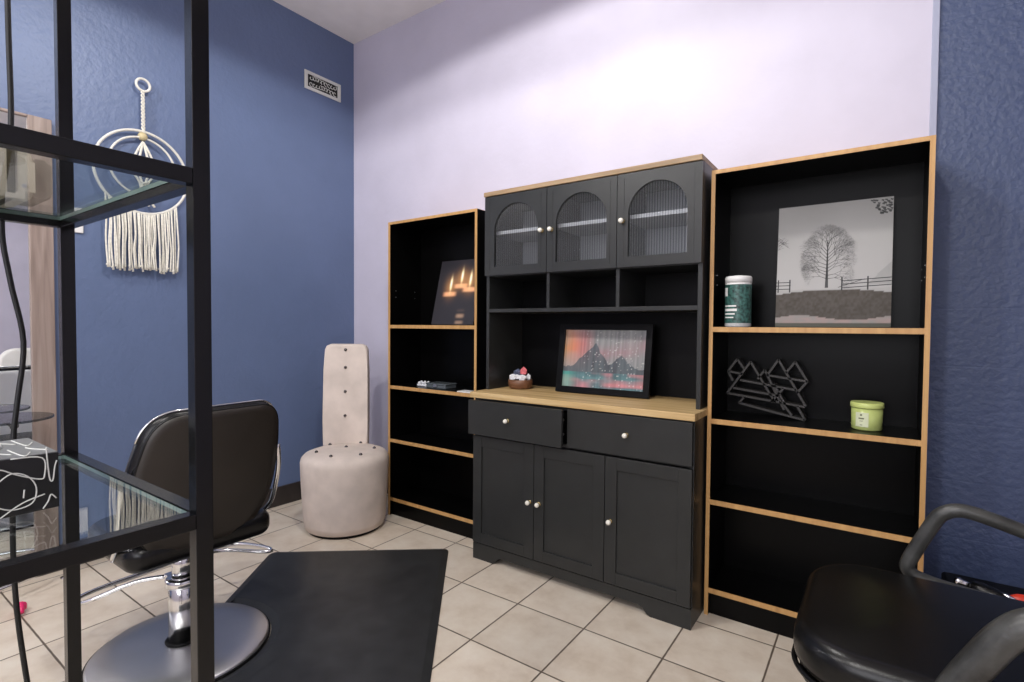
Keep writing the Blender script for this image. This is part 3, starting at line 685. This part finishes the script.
# ================================================================ rubber mat
u_ = Vector((.78, .626, 0)).normalized(); v_ = Vector((.626, -.78, 0)).normalized(); P0 = Vector((-2.552, -1.020, 0))
ctr = Vector((-2.055, -1.645, 0)) - P0; uc, vc = ctr.dot(u_), ctr.dot(v_); Rn = .2925
mw, ml = .915, 1.52
ol = []
for cu, cv, a0 in ((0, 0, 180), (mw, 0, 270), (mw, ml, 0), (0, ml, 90)):
    r = .035
    ou, ov = (r if cu == 0 else -r), (r if cv == 0 else -r)
    for k in range(6):
        a = math.radians(a0 + 90 * k / 5); ol.append((cu + ou + r * math.cos(a), cv + ov + r * math.sin(a)))
dv = math.sqrt(Rn ** 2 - uc ** 2)
a1 = math.atan2(dv, -uc); a2 = -a1
for k in range(29):
    a = a1 + (a2 - a1) * k / 28; ol.append((uc + Rn * math.cos(a), vc + Rn * math.sin(a)))
bm = B()
outer = [P0 + u_ * a + v_ * b for a, b in ol]
n = len(outer)
def inset(d):
    out = []
    for i in range(n):
        p = Vector(ol[i]); a = Vector(ol[i - 1]); b = Vector(ol[(i + 1) % n]); t = (b - a).normalized(); nn = Vector((-t.y, t.x))
        q = p + nn * d; out.append(P0 + u_ * q.x + v_ * q.y)
    return out
R0 = [bm.verts.new(p + Vector((0, 0, .001))) for p in outer]; R1 = [bm.verts.new(p + Vector((0, 0, .004))) for p in outer]
R2 = [bm.verts.new(p + Vector((0, 0, .014))) for p in inset(.030)]; R3 = [bm.verts.new(p + Vector((0, 0, .0145))) for p in inset(.036)]
for a, b in ((R0, R1), (R1, R2), (R2, R3)):
    for k in range(n): bm.faces.new((a[k], a[(k + 1) % n], b[(k + 1) % n], b[k]))
bm.faces.new(R0[::-1]); bm.faces.new(R3)
tag(link('floor_mat', bm, 'rubber', loc=P0 + u_ * .5 + v_ * .5), 'black rubber anti fatigue mat with round cut-out beside the chrome chair base', 'mat')

# ================================================================ right salon chair
cx, cy = .13, -1.01
c = thing('salon_chair', (cx, cy, 0), 'black salon chair with looped tube arms at the right edge, beside the right bookcase', 'chair')
RR = (.13, .05, .05, .15)
link('seat', cushion(B(), -.144, .40, cy - .275, cy + .262, RR, .4402, .536, .038, lambda a, b, z: (a, b, z), .010, 12, 8), 'vinyl', c)
link('piping', tube(B(), [(a, b, .446) for a, b in rrect(-.142, .40, cy - .273, cy + .260, RR, 12)], .006, 8, closed=True), 'vinyl', c)
ol = rrect(-.13, .38, cy - .255, cy + .242, .10, 8)
link('seat_pan', prism(B(), [(a, b, .425) for a, b in ol], (0, 0, .0148)), 'steel', c)
link('base_disc', lathe(B(), (cx, cy, 0), [(.28, 0), (.285, .006), (.27, .018), (.08, .034), (.0001, .034)], 64), 'disc', c)
link('column', lathe(B(), (cx, cy, 0), [(.045, .034), (.045, .25), (.032, .255), (.032, .425)], 32), 'chrome', c)
for yy, r in ((cy + .288, .0180), (cy - .295, .026)):
    s = 1 if yy > cy else -1
    pts = [(.125, yy + .05, .44), (.115, yy + .01, .48), (.114, yy, .52), (.124, yy, .556), (.158, yy, .622), (.185, yy, .668), (.214, yy, .698), (.250, yy, .708), (.32, yy, .690), (.40, yy, .645), (.47, yy, .585)] if s < 0 else [(.36, yy - .008, .488), (.18, yy - .006, .503), (.105, yy - .002, .514), (.082, yy, .527), (.078, yy, .548), (.101, yy, .607), (.133, yy, .678), (.150, yy, .700), (.176, yy, .713), (.215, yy, .711), (.303, yy, .687), (.40, yy, .655), (.47, yy, .60)]
    link('armrest', tube(B(), pts, r, 16, sub=5), 'grey_arm', c)
PL = lambda y, z, a: (.425 + (z - .5) * .12 + a, y, z)
link('backrest', cushion(B(), cy - .25, cy + .25, .50, .93, (.06, .06, .13, .13), .0, .065, .028, PL), 'vinyl', c)
PL2 = lambda y, z, a: (.49 + (z - .5) * .12 - a, y, z)
link('added_backrest_cover', cushion(B(), cy - .257, cy + .257, .52, .937, (.04, .04, .135, .135), -.006, .072, .03, PL2), 'cover', c)['label'] = 'added white cover over the backrest, seen only in the mirror'  # added white cover, there only for its reflection in the mirror

# ================================================================ crate and hair tools behind the right chair
bm = B(); box(bm, (.20, -.50, 0), (.62, -.10, .325), .01)
tag(link('storage_crate', bm, 'bin', loc=(.41, -.3, 0)), 'low black storage crate by the blue wall behind the right chair', 'crate')
c = thing('curling_iron', (.30, -.33, .325), 'black and chrome hair styling iron lying behind the right salon chair', 'hair tool')
p0, p1 = Vector((.228, -.30, .372)), Vector((.375, -.36, .352))
d = p1 - p0
link('handle', tube(B(), [p0 + d * t for t in (.18, .22, .35, .55, .8, 1.)], [.012, .021, .025, .024, .019, .015], 16), 'vinyl', c)
link('chrome_tip', tube(B(), [p0 + d * t for t in (-.06, 0, .02, .175)], [.010, .013, .011, .010], 14), 'chrome', c)
link('clamp', tube(B(), [p0 + d * t + Vector((0, 0, .024 - .01 * t)) for t in (.62, .72, .85)], [.004, .008, .005], 10), 'chrome', c)
c2 = thing('hair_clipper', (.42, -.31, .325), 'red plastic hair clipper end lying beside the black styling iron', 'hair tool')
link('body', tube(B(), [(.345, -.285, .346), (.37, -.28, .348), (.43, -.27, .348), (.50, -.25, .345)], [.008, .017, .020, .015], 14), 'red', c2)
link('blade', box(B(), (.325, -.297, .338), (.346, -.273, .352), .002), 'silver', c2)

# ================================================================ glass shelving unit in the foreground
G = thing('glass_shelving_unit', (-.95, -2.38, 0), 'black steel shelving unit with clear glass shelves in the left foreground', 'shelving unit')
ux0, ux1, uy0, uy1, t = -1.190, -.688, -2.585, -2.183, .020
for x in (ux0, ux1):
    for y in (uy0, uy1):
        bx('upright', (x - t / 2, y - t / 2, 0), (x + t / 2, y + t / 2, 2.02), 'steel', G, .001)
for z in (.360, .941, 1.362, 2.01):
    bm = B(); h2 = .0095
    for y in (uy0, uy1): box(bm, (ux0 + t / 2, y - t / 2 + .0005, z - h2), (ux1 - t / 2, y + t / 2 - .0005, z + h2), .0008)
    for x in (ux0, ux1): box(bm, (x - t / 2 + .0005, uy0 + t / 2, z - h2), (x + t / 2 - .0005, uy1 - t / 2, z + h2), .0008)
    link('shelf_frame', bm, 'steel', G)
    if z < 2: 
        bm = box(B(), (ux0 + .0105, uy0 + .0105, z + .002), (ux1 - .0105, uy1 - .0105, z + .008)); bmesh.ops.recalc_face_normals(bm, faces=bm.faces); bm.normal_update()
        for f in bm.faces:
            if abs(f.normal.z) < .5: f.material_index = 1
        link('glass_shelf', bm, ['glass', 'gedge'], G)
# squiggle box on the lower glass
zg = .9495; bx0, bx1, by0, by1, bh = -.985, -.850, -2.50, -2.281, .070
c = thing('patterned_box', (-.93, -2.39, zg), 'black card box with white squiggle pattern on the lower glass shelf', 'box')
bx('carton', (bx0, by0, zg), (bx1, by1, zg + bh), 'blackbox', c, .001)
bx('lid_panel', (bx0 + .001, by0 + .001, zg + bh), (bx1 - .001, by1 - .001, zg + bh + .001), 'greytop', c, 0)
bm = B()
def sq(pts, face):
    if face == 'x': P = [(bx1 + .0004, by1 - a, zg + b) for a, b in pts]
    elif face == 'y': P = [(bx1 - a, by1 + .0004, zg + b) for a, b in pts]
    else: P = [(bx1 - b, by1 - a, zg + bh + .0014) for a, b in pts]
    tube(bm, P, .0008, 6, sub=5)
sq([(.045, .070), (.016, .066), (.014, .044), (.019, .040), (.040, .050), (.052, .058), (.060, .060)], 'x')
sq([(.012, .078), (.011, .060), (.009, .038), (.006, .036), (.004, .052), (.002, .060)], 'x')
sq([(.060, .040), (.045, .052), (.030, .046), (.022, .030), (.026, .012), (.044, .008), (.060, .016)], 'x')
sq([(.003, .012), (.008, .018), (.011, .010), (.016, .002)], 'x'); sq([(.034, .020), (.033, .030)], 'x')
sq([(.055, .001), (.035, .014), (.014, .020)], 'x')
for k in range(10): a = .006 + .017 * (k % 5); b = .02 + .07 * (k // 5); sq([(a, b), (a + .010, b + .02 * (-1) ** k), (a + .014, b + .035)], 'z')
for k in range(5): a = .015 + .028 * k; sq([(a, .01), (a + .012, .035), (a, .06)], 'y')
link('squiggle_print', bm, 'squig', c)
link('tissue', lathe(B(), ((bx0 + bx1) / 2 - .02, by1 - .066, zg + bh + .001), [(.030, 0), (.028, .005), (.012, .011), (.0001, .012)], 24), 'whiteplastic', c)
# beige pouch on the upper glass
zg = 1.3705
c = thing('travel_pouch', (-1.12, -2.28, zg), 'beige pouch with dark straps on the upper glass shelf', 'pouch')
ol = rrect(-2.435, -2.252, zg, zg + .092, (.01, .012, .035, .03), 6)
link('pouch_body', prism(B(), [(-1.17, a, b) for a, b in ol], (.11, 0, 0), .012, 4, smooth=True), 'beige', c)
ol = rrect(-2.254, -2.230, zg + .006, zg + .066, (.004, .008, .008, .004), 5)
link('side_pocket', prism(B(), [(-1.16, a, b) for a, b in ol], (.09, 0, 0), .004, 3), 'tan', c)
for yy in (-2.284, -2.356):
    ol = rrect(-1.172, -1.058, zg - .0002, zg + .0935, .014, 5); il = rrect(-1.170, -1.060, zg + .0008, zg + .0925, .013, 5)
    bm = B(); n = len(ol)
    for y0_ in (0,):
        Rg = [[bm.verts.new((a, yq, b)) for a, b in o_] for yq in (yy, yy + .009) for o_ in (ol, il)]
        for a, b in ((0, 2), (2, 3), (3, 1), (1, 0)):
            for k in range(n): bm.faces.new((Rg[a][k], Rg[a][(k + 1) % n], Rg[b][(k + 1) % n], Rg[b][k]))
    link('strap', bm, 'strap', c)
link('snap_button', lathe(B(), (-1.0595, -2.265, zg + .02), [(.003, 0), (.003, .0015)], 12, axis='X'), 'silver', c)
# hanging cord
pts = [(-1.245, -2.242, 2.9), (-1.245, -2.242, 2.3), (-1.245, -2.243, 1.75), (-1.245, -2.242, 1.52), (-1.245, -2.256, 1.36), (-1.245, -2.247, 1.26), (-1.245, -2.231, 1.15), (-1.245, -2.241, 1.04), (-1.245, -2.247, .97), (-1.245, -2.25, .80), (-1.245, -2.248, .70), (-1.245, -2.241, .60), (-1.245, -2.225, .45), (-1.245, -2.2, .30), (-1.26, -2.16, .05), (-1.30, -2.10, .006), (-1.45, -2.1, .005)]
pts.insert(0, (-1.245, -2.242, ZC - .004))
tag(link('power_cord', tube(B(), pts, .0042, 8, sub=6), 'cord', loc=(-1.245, -2.242, 0)), 'thin black cord hanging down the left end of the glass shelving unit', 'cord')

# ================================================================ left wall: mirror, glass shelf, foot bar, hanging, sign, vent
xw = XL
c = thing('wall_mirror', (xw, -2.25, .09), 'tall mirror in a brown wooden frame on the blue wall', 'mirror')
y0_, y1_, z0_, z1_ = -2.80, -1.725, .10, 2.125; fw_ = .085
bm = B(); xa, xb = xw + .001, xw + .032
box(bm, (xa, y1_ - fw_, z0_), (xb, y1_, z1_), .003); box(bm, (xa, y0_, z0_), (xb, y0_ + fw_, z1_), .003)
box(bm, (xa, y0_ + fw_, z0_), (xb, y1_ - fw_, z0_ + .03), .003)
box(bm, (xa, y0_ + fw_, z1_ - .012), (xb, y1_ - fw_, z1_), .003)
link('frame', bm, 'mframe', c)
bx('mirror_glass', (xa, y0_ + fw_, z0_ + .03), (xb - .012, y1_ - fw_, z1_ - .012), 'mirror', c, 0)
c = thing('round_wall_shelf', (-3.05, -1.93, .775), 'round smoked glass shelf on a bracket in front of the mirror', 'shelf')
zr = .775; rc = (-2.985, -1.945)
link('glass_disc', lathe(B(), (rc[0], rc[1], zr), [(.163, 0), (.165, .001), (.165, .009), (.163, .010)], 56), 'tint', c)
bm = tube(B(), [(xw + .020, rc[1] + .07, zr - .06), (xw + .06, rc[1] + .07, zr - .05), (rc[0], rc[1] + .03, zr - .012)], .012, 10, sub=4)
lathe(bm, (rc[0], rc[1] + .03, zr - .016), [(.03, 0), (.03, .016)], 24)
link('bracket', bm, 'steel', c)
c = thing('foot_bar', (-3.08, -1.9, 0), 'chrome foot bar standing on the floor under the mirror', 'foot rest')
link('bar', tube(B(), [(-3.07, -1.72, .008), (-3.06, -1.735, .07), (-3.0, -1.80, .085), (-2.93, -1.98, .085), (-2.90, -2.2, .085), (-2.92, -2.4, .07), (-2.93, -2.42, .008)], .009, 10, sub=5), 'chrome', c)
for p in ((-3.07, -1.72), (-2.93, -2.42)): link('floor_flange', lathe(B(), (p[0], p[1], 0), [(.025, 0), (.025, .005), (.012, .008)], 20), 'chrome', c)
random.seed(9)
bm = tube(B(), [(-2.86, -1.92, .012), (-2.845, -1.925, .030), (-2.82, -1.93, .034), (-2.80, -1.935, .014)], .011, 8, sub=4); blob(bm, (-2.84, -1.928, .024), (.022, .022, .022), sub=2, jit=.04)
tag(link('hair_clip', bm, 'pink', loc=(-2.84, -1.93, 0)), 'small bright pink hair clip on the floor under the shelving unit', 'hair clip')

# macrame hanging
xm = xw + .032; ym = -1.36
c = thing('macrame_hanging', (xw, ym, 1.45), 'cream macrame wall hanging with two hoops and a long fringe on the blue wall', 'wall hanging')
def ringpts(yc, zc, r, x, n=48): return [(x, yc + r * math.cos(2 * PI * k / n), zc + r * math.sin(2 * PI * k / n)) for k in range(n)]
link('hanging_ring', tube(B(), ringpts(ym + .005, 2.425, .031, xm), .0065, 10, closed=True), 'hoop', c)
link('outer_hoop', tube(B(), ringpts(ym, 1.972, .212, xm, 64), .0070, 10, closed=True), 'hoop', c)
link('inner_hoop', tube(B(), ringpts(ym, 2.0, .150, xm + .004, 64), .0055, 10, closed=True), 'hoop', c)
bm = B()
for ph in (0, PI): tube(bm, [(xm + .005 * math.cos(k * .9 + ph), ym + .003 + .006 * math.sin(k * .9 + ph), 2.395 - .21 * k / 40) for k in range(41)], .0045, 7)
for s in (-1, -.45, .45, 1):
    tube(bm, [(xm + .004, ym, 2.13), (xm + .008, ym + s * .030, 2.07), (xm + .008, ym + s * .058, 1.99), (xm + .006, ym + s * .02, 1.92), (xm + .006, ym + s * .012, 1.86), (xm + .006, ym + s * .05, 1.80)], .006, 7, sub=5)
for k in range(5): tube(bm, [(xm + .008, ym - .018, 2.03 - .035 * k), (xm + .016, ym, 2.02 - .035 * k), (xm + .008, ym + .018, 2.03 - .035 * k)], .0055, 7, sub=3)
link('knotted_cord', bm, 'rope', c)
bm = B(); bmesh.ops.create_uvsphere(bm, u_segments=20, v_segments=12, radius=.022, matrix=Matrix.Translation((xm, ym, 2.158)))
for f in bm.faces: f.smooth = True
link('bead', bm, 'bead', c)
bm = B(); bmesh.ops.create_uvsphere(bm, u_segments=16, v_segments=10, radius=.014, matrix=Matrix.Translation((xm + .004, ym, 1.86)))
link('bead', bm, 'bead', c)
bm = B(); random.seed(21)
for k in range(36):
    f = (k + random.uniform(-.35, .35)) / 35; yy = ym - .163 + .316 * f
    zt_ = 1.968 - math.sqrt(max(.0, .212 ** 2 - (yy - ym) ** 2)) + .004
    zb_ = 1.450 + random.uniform(0, .022)
    dx = random.uniform(0, .014)
    tube(bm, [(xm + .002, yy, zt_), (xm + .004 + dx, yy + random.uniform(-.003, .003), zt_ - .12), (xm + .004 + dx, yy + random.uniform(-.006, .006), (zt_ + zb_) / 2 - .05), (xm + dx + .003, yy + random.uniform(-.008, .008), zb_)], [.0042] * 9 + [.0055], 6, sub=3)
    if k % 2 == 0: blob(bm, (xm + dx + .003, yy, zb_ + .014), (.006, .006, .006), sub=1, jit=.05)
link('fringe', bm, 'rope', c)['kind'] = 'stuff'
# sign
c = thing('wall_plate', (xw, -1.645, 1.62), 'small white plate on the blue wall between the mirror and the macrame', 'wall plate')
bx('plate', (xw + .001, -1.690, 1.622), (xw + .010, -1.607, 1.742), 'whiteplastic', c, .003)
link('switch', box(B(), (xw + .0102, -1.658, 1.66), (xw + .016, -1.640, 1.70), .002), 'whiteplastic', c)
# vent
c = thing('air_vent', (xw, -.262, 2.77), 'white wall vent grille with scroll pattern high on the blue wall', 'vent')
y0_, y1_, z0_, z1_ = -.405, -.119, 2.775, 2.898
bm = B(); xa, xb = xw + .001, xw + .010
fz, fy = .020, .024
box(bm, (xa, y0_, z0_), (xb, y1_, z0_ + fz), .002); box(bm, (xa, y0_, z1_ - fz), (xb, y1_, z1_), .002); box(bm, (xa, y0_, z0_ + fz), (xb, y0_ + fy, z1_ - fz), .002); box(bm, (xa, y1_ - fy, z0_ + fz), (xb, y1_, z1_ - fz), .002)
link('frame', bm, 'ventw', c)
bx('backing', (xa, y0_ + fy, z0_ + fz), (xa + .002, y1_ - fy, z1_ - fz), 'ventd', c, 0)
bm = B()
for i in range(9):
    for j in range(2):
        yc = y0_ + fy + .026 + i * .0232; zc = z0_ + fz + .021 + j * .041
        a0 = .8 * i + 1.9 * j
        tube(bm, [(xa + .006, yc + (.005 + .0019 * k) * math.cos(a0 + k * .75), zc + (.005 + .0019 * k) * math.sin(a0 + k * .75)) for k in range(8)], .0026, 6)
link('scroll_grille', bm, 'ventw', c)
